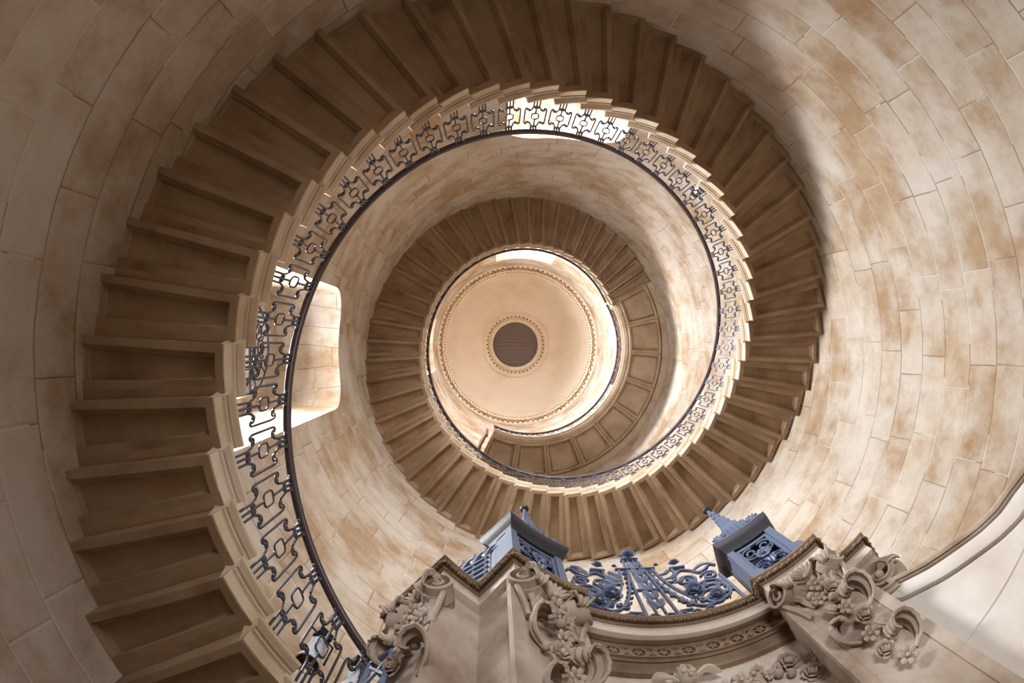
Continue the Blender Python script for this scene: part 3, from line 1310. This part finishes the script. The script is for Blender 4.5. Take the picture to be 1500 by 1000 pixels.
# flowers and fruit carved on the frieze
rel = [('rose', 72.8, 2.10, .060), ('flower', 83.0, 2.09, .055), ('flower', 79.0, 2.13, .04), ('fruit', 76.0, 2.04, .03), ('fruit', 74.0, 2.00, .028), ('rose', 70.8, 1.94, .055),
       ('flower', 77.5, 2.06, .035), ('fruit', 86.0, 2.05, .022), ('flower', 68.6, 2.04, .04), ('pod', 80.5, 2.02, .03),
       ('rose', 111.5, 2.13, .055), ('flower', 108.0, 2.06, .045), ('fruit', 105.0, 2.09, .024), ('fruit', 113.5, 2.04, .03), ('flower', 104.0, 2.02, .04), ('fruit', 101.0, 2.06, .024), ('pod', 110.0, 1.97, .03)]
groot = None
for kind, a, z, r in rel:
    F = frame(1.62, a, z)
    mb = MB()
    if kind == 'flower':
        flower(mb, (0, .015, 0), r, F, 6, 20, (0, 1, -.3))
    elif kind == 'rose':
        rose(mb, (0, .01, 0), r, F, (0, 1, -.35))
    elif kind == 'fruit':
        mb.ball((0, .015, 0), r, 9, 7, F)
    else:
        pod(mb, (0, .015, 0), r, r * 1.6, (.5, .2, -1), F)
    dpart(mb, {'fruit': 'fruit', 'pod': 'seed_pod', 'flower': 'flower', 'rose': 'rose'}[kind], M['carve'])
for a0_, a1_, z in ((87.5, 72, 2.06), (98, 113, 2.05)):
    mb = MB()
    for k in range(16):
        f = k / 15
        a = a0_ + (a1_ - a0_) * f
        F = frame(1.625, a, z + .05 * math.sin(f * 9) * .6 + .02)
        s = 1 if k % 2 else -1
        pth = p3([(0, .0, 0), (s * .02, .02, s * .03), (s * .035, .015, s * .055)], 3)
        leaf(mb, pth, [.008, .014, .018, .018, .014, .009, .003][:len(pth)], (1, .2, -.6 * s), 2, .2, 5, F)
    dpart(mb, 'leaf_spray', M['carve'])

# ------------------------------------------------------------------ curved parapet with a scrolled coping
par = empty('curved_parapet', P(1.75, 20, FLOOR), label='pale curved stone parapet with a coping that curls into a volute beside the doorcase', cat='parapet')
PM = Matrix.Translation(-P(1.75, 20, FLOOR))


def ztop(a):
    T = [(-45, .62), (0, 1.28), (17.2, 1.55), (23.1, 1.63), (26.8, 1.665), (31, 1.73), (36.3, 1.83), (42.1, 1.93), (44.3, 1.975), (54, 2.16)]
    for (x0, y0), (x1, y1) in zip(T[:-1], T[1:]):
        if x0 <= a <= x1:
            return y0 + (y1 - y0) * (a - x0) / (x1 - x0)
    return T[-1][1]


mb = MB()
rows = []
for k in range(42):
    a = 53.6 - k * 1.35
    z = ztop(a) - .20
    rows.append([P(1.56, a, z), P(1.56, a, 1.385), P(1.568, a, 1.378), P(1.56, a, 1.371), P(1.56, a, .62), P(1.567, a, .615), P(1.56, a, .61), P(1.56, a, FLOOR), P(1.68, a, FLOOR), P(1.68, a, z)])
mb.grid(rows, True, M=PM)
mb.build('wall_face', M['white'], par)
mb = MB()
sect = [(1.68, -.01), (1.54, -.0), (1.514, -.008), (1.504, -.026), (1.512, -.044), (1.526, -.048), (1.526, -.058), (1.518, -.062), (1.53, -.070), (1.68, -.070)]
sect2 = [(1.68, -.071), (1.534, -.071), (1.532, -.076), (1.532, -.172), (1.537, -.182), (1.562, -.192), (1.68, -.192)]
rows = [[P(r, 48.5 - k * 1.35, ztop(48.5 - k * 1.35) + dz) for r, dz in sect2] for k in range(39)]
mb.grid(rows, True, M=PM)
mb.add(rows[0], [tuple(range(len(sect2)))], PM)
rl = MB()
rows = [[P(r, 48.5 - k * 1.35, ztop(48.5 - k * 1.35) + dz) for r, dz in sect] for k in range(39)]
rl.grid(rows, True, M=PM)
rl.add(rows[0], [tuple(range(len(sect)))], PM)
rl.build('coping_roll', M['carve'], par)['label'] = 'darker rounded roll along the top of the coping'
lowb = [(1.68, -.10), (1.534, -.10), (1.534, -.172), (1.539, -.182), (1.562, -.192), (1.68, -.192)]
rows = [[P(r, 53.6 - k * 1.1, ztop(53.6 - k * 1.1) + dz + (.02 if k < 4 else 0)) for r, dz in lowb] for k in range(6)]
mb.grid(rows, True, M=PM)
mb.add(rows[0], [tuple(range(6))], PM)
cp = mb.build('coping', M['white'], par)
# volute at the head of the coping
vm = MB()
FV = frame(1.515, 48.0, 2.115)
sp = spiral(0, 0, .172, rad(-85), -1.7, .024, 60)
rows = []
for x, z in sp:
    l_ = math.hypot(x, z)
    ux, uz = x / l_, z / l_
    w_ = .18 * l_ + .018
    rows.append([(x, -.08, z), (x, .000, z), (x - ux * w_ * .55, .000, z - uz * w_ * .55), (x - ux * w_ * .62, .018, z - uz * w_ * .62), (x - ux * w_ * .85, .024, z - uz * w_ * .85),
                 (x - ux * w_ * 1.05, .012, z - uz * w_ * 1.05), (x - ux * w_ * 1.1, -.05, z - uz * w_ * 1.1)])
vm.grid(rows, M=PM @ FV)
vm.ball((0, 0, 0), .03, 10, 8, PM @ FV)
vm.lathe([(.002, -.05), (.145, -.05), (.15, -.10)], 28, M=PM @ FV @ Matrix.Rotation(-PI / 2, 4, 'X'))
vm.build('volute', M['carve'], par)
lf = MB()
for k in range(4):
    pth = p3([(.02, -.02, .03), (.05 + .01 * k, .0, .05 - .01 * k), (.08 + .015 * k, .0, .06 - .015 * k), (.11 + .012 * k, -.02, .05 - .02 * k)], 4)
    leaf(lf, pth, [.005 + .012 * math.sin(PI * (q_ + 1) / (len(pth) + 1)) for q_ in range(len(pth))], (.2, .2, 1), 3, .3, 7, PM @ FV)
lf.build('carved_leaf', M['carve'], par)

# ------------------------------------------------------------------ painted ironwork over the doorcase
RC = 1.46


def cyl(s, z, r=RC, base=2.60):
    """panel coordinates (metres to the viewer's right of the axis, height) on the cylinder"""
    return P(r, AX - math.degrees(s / RC), base + z)


crest = empty('iron_overthrow', P(RC, AX, 2.60), label='blue painted wrought iron overthrow of scrolls and leaves between the two iron piers', cat='overthrow')
CM = Matrix.Translation(-P(RC, AX, 2.60))


def cstroke(mb, pts, r, n=4, flat=1.0, dr=0):
    """bar bent on the cylinder, wider across the wall than along it"""
    q = [cyl(x, z, RC + dr) for x, z in pts]
    m = len(q)
    rows = []
    for i, p in enumerate(q):
        t_ = (q[min(i + 1, m - 1)] - q[max(i - 1, 0)])
        if t_.length < 1e-7:
            t_ = Vector((0, 0, 1))
        t_.normalize()
        er = Vector((p.x, p.y, 0)).normalized()
        sd = t_.cross(er).normalized()
        d_ = .011 * flat
        rows.append([p + er * d_ + sd * r, p + er * d_ - sd * r, p - er * d_ - sd * r, p - er * d_ + sd * r])
    b0 = len(mb.v)
    mb.grid(rows, True, CM)
    mb.face((b0, b0 + 1, b0 + 2, b0 + 3))
    e = b0 + (m - 1) * 4
    mb.face((e, e + 1, e + 2, e + 3))


def cflower(mb, s, z, r, face=(0, 1, -.2)):
    F = frame(RC - .02, AX - math.degrees(s / RC), 2.60 + z)
    rose(mb, (0, .0, 0), r, CM @ F, face)


def cleaf(mb, pts, w, y=.015):
    pth = []
    sm = smooth_path(pts, 4)
    p_ = [cyl(x, z, RC - y) for x, z in sm]
    n_ = len(p_)
    mid = p_[n_ // 2]
    er = Vector((mid.x, mid.y, 0)).normalized()
    tt = (p_[-1] - p_[0]).normalized()
    leaf(mb, p_, [w * (.25 + .75 * math.sin(PI * (k + 1) / (n_ + 1))) for k in range(n_)], tt.cross(er) + er * .35, 3, .3, 7, CM)


fm = MB()
b = .0075
# tapering centre pylon
for s in (-1, 1):
    cstroke(fm, [(s * .10, .06), (s * .085, .40), (s * .062, .74), (s * .050, .93)], b)
    cstroke(fm, [(s * .028, .10), (s * .026, .45), (s * .022, .93)], b * .7)
    cstroke(fm, smooth_path([(s * .050, .74), (s * .085, .60), (s * .12, .42), (s * .17, .26), (s * .23, .15), (s * .30, .10), (s * .345, .10)], 5), b)
    cstroke(fm, smooth_path([(s * .12, .74), (s * .13, .66), (s * .155, .50), (s * .20, .36), (s * .27, .22), (s * .35, .17), (s * .44, .18), (s * .49, .25), (s * .47, .36), (s * .40, .40), (s * .33, .38)], 5), b)
cstroke(fm, [(-.145, .755), (.145, .755)], b * .9)
cstroke(fm, [(-.085, .42), (.085, .42)], b * .8)
cstroke(fm, [(-.065, .935), (.065, .935)], b * 1.3, flat=1.5)
cstroke(fm, [(-.20, .10), (-.12, .10), (-.10, .02)], b)
cstroke(fm, [(.20, .10), (.12, .10), (.10, .02)], b)
for s in (-1, 1):
    cstroke(fm, [(s * .525, .0), (s * .505, .42)], b * 1.2)
fm.build('frame', M['blue'], crest, smooth=30)
sm_ = MB()
for s in (-1, 1):
    m = lambda pts: [(s * x, z) for x, z in pts]
    # rows of small scrolls inside the pylon flanks
    for k in range(8):
        z = .70 - k * .075
        x = .085 + .0045 * k * k * .55
        cstroke(sm_, m(spiral(x, z, .026, rad(200), .95, .006, 12)), b * .6)
    for k in range(5):
        cstroke(sm_, m(spiral(.19 + .055 * k, .215 - .03 * k + .006 * k * k, .026, rad(120), .95, .006, 12)), b * .6)
    # big scroll wheel at each side
    cstroke(sm_, m(spiral(.385, .215, .135, rad(150), -1.35, .055, 40)), b)
    cstroke(sm_, m(spiral(.385, .150, .085, rad(20), 1.2, .02, 28)), b)
    for k in range(6):
        a = rad(-60 + 38 * k)
        cstroke(sm_, m(spiral(.385 + .105 * math.cos(a), .225 + .115 * math.sin(a), .022, a, 1.0, .005, 10)), b * .55)
    # upper scroll
    cstroke(sm_, m(spiral(.285, .475, .075, rad(-80), 1.45, .018, 30)), b)
    cstroke(sm_, m(spiral(.445, .455, .060, rad(160), -1.4, .016, 26)), b)
    cstroke(sm_, m(smooth_path([(.20, .50), (.24, .58), (.30, .64), (.36, .60), (.40, .54), (.46, .56), (.50, .60), (.53, .56)], 5)), b)
    cstroke(sm_, m([(.235, .70), (.345, .68)]), b * 1.1, flat=1.4)
    cstroke(sm_, m(smooth_path([(.14, .52), (.19, .50), (.235, .54), (.25, .62), (.25, .69)], 4)), b)
    # small curls at the foot
    for k in range(3):
        cstroke(sm_, m(spiral(.13 + .085 * k, .05, .034, rad(180), -1.2, .006, 14)), b * .7)
    cstroke(sm_, m(spiral(.045, .05, .040, rad(0), 1.2, .006, 14)), b * .7)
sm_.build('scrollwork', M['blue'], crest, smooth=30)
for s in (-1, 1):
    for x, z, r in ((.275, .285, .062), (.385, .165, .045), (.285, .745, .040), (.155, .765, .020)):
        fl = MB()
        cflower(fl, s * x, z, r, (0, 1, .3 if z > .7 else -.3))
        fl.build('rosette', M['blue'], crest)
    for q_ in range(6):
        lf = MB()
        x0, z0_ = .135 + .022 * q_ + .005 * q_ * q_, .62 - .075 * q_
        cleaf(lf, [(s * x0, z0_), (s * (x0 + .045), z0_ + .015), (s * (x0 + .080), z0_ + .055)], .024)
        lf.build('leaf', M['blue'], crest)
    lf = MB()
    cleaf(lf, [(s * .38, .59), (s * .44, .63), (s * .50, .615)], .024)
    lf.build('leaf', M['blue'], crest)
fl = MB()
cflower(fl, 0, .985, .055, (0, 1, .2))
fl.build('rosette', M['blue'], crest)
for k in range(6):
    lf = MB()
    z = .16 + .12 * k
    w = .05 - .004 * k
    for s in (-1, 1):
        cleaf(lf, [(0, z), (s * w * .5, z + .05), (s * w * .9, z + .11)], .025)
    lf.build('leaf', M['blue'], crest)


def iron_pier(a0, a1, label, plain_left):
    """box of iron on the cornice block: a0 is the viewer's left end"""
    am = (a0 + a1) / 2
    o = P(1.48, am, 2.60)
    e = empty('iron_pier', o, label=label, cat='pier', group='iron piers on the doorcase')
    T = Matrix.Translation(-o)
    r0, r1, z0_, z1_ = 1.375, 1.56, 2.60, 3.10

    def arcbox(mb, ra, rb, aa, ab, za, zb, n=5):
        rows = [[P(r, aa + (ab - aa) * k / n, z) for r, z in ((ra, za), (ra, zb), (rb, zb), (rb, za))] for k in range(n + 1)]
        mb.grid(rows, True, T)
        for rw_ in (rows[0], rows[-1]):
            mb.add(rw_, [(0, 1, 2, 3)], T)
    pw = 2.1
    for aa, ab, ra, rb in ((a0, a0 - pw, r0, r0 + .05), (a1 + pw, a1, r0, r0 + .05), (a0, a0 - pw, r1 - .05, r1), (a1 + pw, a1, r1 - .05, r1)):
        mb = MB()
        arcbox(mb, ra, rb, aa, ab, z0_, z1_)
        mb.build('post', M['blue'], e)
    for aa in (a0 - .35, a1 + .35):
        mb = MB()
        arcbox(mb, r0 + .045, r1 - .045, aa + .3, aa - .3, z0_ + .03, z1_ - .03)
        mb.build('side_panel', M['blue'], e)
    mb = MB()
    ia, ib = a0 - pw - .8, a1 + pw + .8
    for aa, ab in ((a0 - pw, a0 - pw - 1.0), (a1 + pw + 1.0, a1 + pw)):
        arcbox(mb, r0 + .012, r0 + .03, aa, ab, z0_ + .06, z1_ - .03)
    arcbox(mb, r0 + .012, r0 + .03, a0 - pw, a1 + pw, z0_ + .06, z0_ + .085)
    arcbox(mb, r0 + .012, r0 + .03, a0 - pw, a1 + pw, z1_ - .055, z1_ - .03)
    arcbox(mb, r0, r0 + .05, a0, a1, z0_, z0_ + .022)
    arcbox(mb, r1 - .02, r1, a0, a1, z0_, z1_)
    pf = mb.build('panel_frame', M['blue'], e)
    # scroll filling
    sc_ = MB()
    F = frame(r0 + .02, am, 2.86)
    hw = math.radians(a0 - a1) * r0 / 2 - .07
    for sx in (-1, 1):
        for sz in (-1, 1):
            sp_ = spiral(sx * hw * .55, sz * .115, .062, rad(90 if sz > 0 else -90) + sx * .6, sx * sz * -1.45, .012, 26)
            sc_.tube([F @ Vector((x, 0, z)) for x, z in sp_], .0085, 5, T)
            st_ = smooth_path([(0, 0), (sx * hw * .3, sz * .03), (sx * hw * .85, sz * .05), (sx * hw, sz * .12)], 4)
            sc_.tube([F @ Vector((x, 0, z)) for x, z in st_], .0085, 5, T)
    sc_.build('scroll_filling', M['blue'], e)
    fl = MB()
    flower(fl, (0, .02, .0), .055, T @ F, 8, 20)
    leaf(fl, p3([(0, .0, -.05), (0, .03, -.10), (0, .02, -.15)], 4), [.02, .03, .04, .04, .04, .035, .03, .02, .01], (1, 0, 0), 5, .3, 9, T @ F)
    fl.build('leaf_boss', M['blue'], e)
    # flared cornice
    cn = MB()
    prof = [(.0, 3.085), (.006, 3.10), (.012, 3.115), (.03, 3.135), (.045, 3.17), (.048, 3.215), (.04, 3.225)]
    nn = 8
    rows = []
    for d, z in prof:
        da_ = math.degrees(d / 1.45)
        A, B_ = a0 + da_, a1 - da_
        rows.append([P(r0 - d, A + (B_ - A) * k / nn, z) for k in range(nn + 1)] + [P(r1 + d, B_ + (A - B_) * k / nn, z) for k in range(nn + 1)])
    cn.grid(rows, True, T)
    cn.add(rows[-1], [tuple(range(2 * nn + 2))], T)
    cn.add(rows[0], [tuple(range(2 * nn + 2))], T)
    cn.build('cornice', M['bluedark'], e)['label'] = 'dark flared cornice'
    # fluted pedestal and spire
    pd = MB()
    Fm = frame(1.415, am, 3.215) @ Matrix.Diagonal((1, 1, 1.5, 1))
    pd.box((0, 0, .045), (.20, .13, .09), T @ Fm)
    for k in range(5):
        pd.box((-.076 + .038 * k, .068, .05), (.018, .012, .08), T @ Fm)
    pd.box((0, 0, .098), (.17, .12, .016), T @ Fm)
    pd.build('fluted_pedestal', M['blue'], e)
    sp_ = MB()
    sq = [(.068, .10), (.062, .135), (.066, .15), (.05, .16), (.040, .22), (.022, .32), (.013, .40), (.011, .45)]
    rows = [[Vector((sx * w_, sy * w_ * .8, z)) for sx, sy in ((-1, -1), (1, -1), (1, 1), (-1, 1))] for w_, z in sq]
    sp_.grid(rows, True, T @ Fm)
    orn = MB()
    for k in range(5):
        for sx in (-1, 1):
            z = .16 + .055 * k
            orn.ball((sx * (.05 - .008 * k), .03 - .004 * k, z), (.012, .012, .018), 6, 4, T @ Fm)
    sp_.merge(orn)
    sp_.build('spire', M['blue'], e, smooth=30)
    kb = MB()
    kb.ball((0, 0, .468), (.036, .036, .022), 12, 8, T @ Fm)
    kb.build('ball_finial', M['bluedark'], e)
    for sx in (-1, 1):
        fl = MB()
        Fx = frame(1.36, am - sx * (a0 - a1) * .40, 3.222) @ Matrix.Diagonal((1, 1, 1.5, 1))
        fl.box((0, 0, .008), (.11, .05, .016), T @ Fx)
        for k in range(5):
            a = rad(-60 + 30 * k)
            R = Matrix.Rotation(a, 3, 'Y')
            fl.ball((math.sin(a) * .03, .01, .02 + math.cos(a) * .03), (.011, .014, .032), 6, 5, T @ Fx, R)
        fl.build('flower_finial', M['blue'], e)
    if not plain_left:
        for aa in (a0 - 1.0, a1 + 1.0):
            ft = MB()
            Fx = frame(1.385, aa, 2.60)
            ft.lathe([(.002, .03), (.045, .03), (.052, .02), (.055, 0), (.05, -.02), (.045, -.03), (.002, -.03)], 18, M=T @ Fx @ Matrix.Translation((0, .02, .055)) @ Matrix.Rotation(PI / 2, 4, 'X'))
            ft.build('round_foot', M['blue'], e)
    return e


iron_pier(133.6, 117.4, 'blue painted iron pier with black cornice and spire left of the iron overthrow', True)
iron_pier(69.0, 54.2, 'blue painted iron pier with round feet and spire right of the iron overthrow', False)

# spiked grille behind the left iron pier
sg = empty('spiked_grille', P(1.70, 135.6, 2.60), label='blue iron grille with leaf spikes running back behind the left iron pier', cat='grille')
T = Matrix.Translation(-P(1.70, 135.6, 2.60))
for k in range(5):
    mb = MB()
    mb.tube([P(1.56, 134.0, 2.64 + .07 * k), P(1.86, 136.0, 2.64 + .07 * k)], .013, 4, T)
    mb.build('rail', M['blue'], sg)
for k in range(4):
    mb = MB()
    r = 1.58 + .085 * k
    a = 134.1 + .55 * k
    mb.tube([P(r, a, 2.60), P(r, a, 2.98)], .012, 4, T)
    mb.build('bar', M['blue'], sg)
    lf = MB()
    for s in (-1, 0, 1):
        pth = [P(r + s * .03 * q_, a, 2.96 + .05 * q_ - .012 * q_ * q_ * abs(s)) for q_ in range(4)]
        lf.tube(pth, [.012, .014, .009, .003], 5, T)
    lf.build('leaf_spike', M['blue'], sg)

# lattice of iron beside the outer pier
lg = empty('iron_lattice', P(1.97, 141.3, .4), label='narrow blue iron lattice standing beside the outer left pier under the handrail', cat='lattice')
T = Matrix.Translation(-P(1.97, 141.3, .4))
mb = MB()
for r in (1.90, 2.04):
    mb.tube([P(r, 141.3, .4), P(r, 141.3, 1.97)], .016, 4, T)
mb.tube([P(1.90, 141.3, 1.97), P(2.04, 141.3, 1.97)], .016, 4, T)
mb.build('frame', M['blue'], lg)
mb = MB()
for k in range(9):
    z = .45 + .166 * k
    mb.tube([P(1.90, 141.3, z), P(2.04, 141.3, z + .166)], .010, 4, T)
    mb.tube([P(2.04, 141.3, z), P(1.90, 141.3, z + .166)], .010, 4, T)
mb.build('lattice_bars', M['blue'], lg)


# ------------------------------------------------------------------ lamps on the balustrade
def floodlight(i, label, r=RB + .07, dz=.45, tilt=0):
    a = TH0 + DTH * (i - .5)
    z = Z0 + DZ * i + ST + dz
    o = empty('floodlight', (WX + r * math.cos(a), WY + r * math.sin(a), z), label=label, cat='lamp', group='floodlights on the balustrade')
    o.rotation_euler = (0, 0, a + PI / 2)
    mb = MB()
    mb.lathe([(.002, .12), (.035, .12), (.05, .10), (.055, -.05), (.075, -.11), (.078, -.13), (.07, -.13)], 16, M=Matrix.Rotation(rad(tilt), 4, 'X'))
    mb.build('housing', M['enamel'], o)
    mb = MB()
    mb.lathe([(.002, -.07), (.04, -.08), (.07, -.128)], 16, M=Matrix.Rotation(rad(tilt), 4, 'X'))
    mb.build('reflector', M['reflect'], o)
    mb = MB()
    mb.tube([(-.09, 0, -.02), (-.09, .0, .17), (.09, 0, .17), (.09, 0, -.02)], .008, 5)
    mb.build('bracket', M['iron'], o)
    mb = MB()
    mb.box((0, 0, .19), (.10, .07, .06))
    mb.build('control_box', M['bluedark'], o)
    return o


floodlight(-2, 'white floodlight clamped behind a baluster at the lower left of the balustrade', dz=.42, tilt=0)
floodlight(-3, 'white floodlight half hidden behind the lowest baluster in view by the doorcase', dz=.60)
floodlight(24, 'small white floodlight behind the balustrade high on the right', dz=.25)

# ------------------------------------------------------------------ camera, world, colour
cam = bpy.data.cameras.new('camera')
co = bpy.data.objects.new('camera', cam)
COL.objects.link(co)
cam.type = 'PANO'
cam.sensor_width, cam.sensor_height = 36, 24
cam.clip_start = .02
f_mm = 772.94 * 36 / 1500
pc = cam if hasattr(cam, 'panorama_type') else cam.cycles
pc.panorama_type = 'FISHEYE_LENS_POLYNOMIAL'
pc.fisheye_polynomial_k0 = 0
pc.fisheye_polynomial_k1 = -1 / f_mm
pc.fisheye_polynomial_k2 = 0
pc.fisheye_polynomial_k3 = 0
pc.fisheye_polynomial_k4 = 0
pc.fisheye_fov = rad(178)
w_ = Vector((-.0299, .0013, 1)).normalized()
q = Vector((0, 0, 1)).rotation_difference(w_).to_matrix()      # world -> lens frame (x right, y down, z forward)
B = q.transposed() @ Matrix(((1, 0, 0), (0, -1, 0), (0, 0, -1)))
co.matrix_world = Matrix.Translation((-.272 * 3.8, -.0345 * 3.8, 0)) @ B.to_4x4()
sc.camera = co

wd = bpy.data.worlds.new('world')
sc.world = wd
wd.use_nodes = True
bg = wd.node_tree.nodes['Background']
bg.inputs[0].default_value = (.9, .95, 1, 1)
bg.inputs[1].default_value = 2.0
sc.view_settings.view_transform = 'Standard'
sc.view_settings.look = 'None'
sc.view_settings.gamma = 1
sc.view_settings.use_curve_mapping = False
sc.view_settings.exposure = 0.0
sc.cycles.use_denoising = True
sc.cycles.max_bounces = 10
sc.cycles.diffuse_bounces = 6
sc.cycles.sample_clamp_indirect = 8
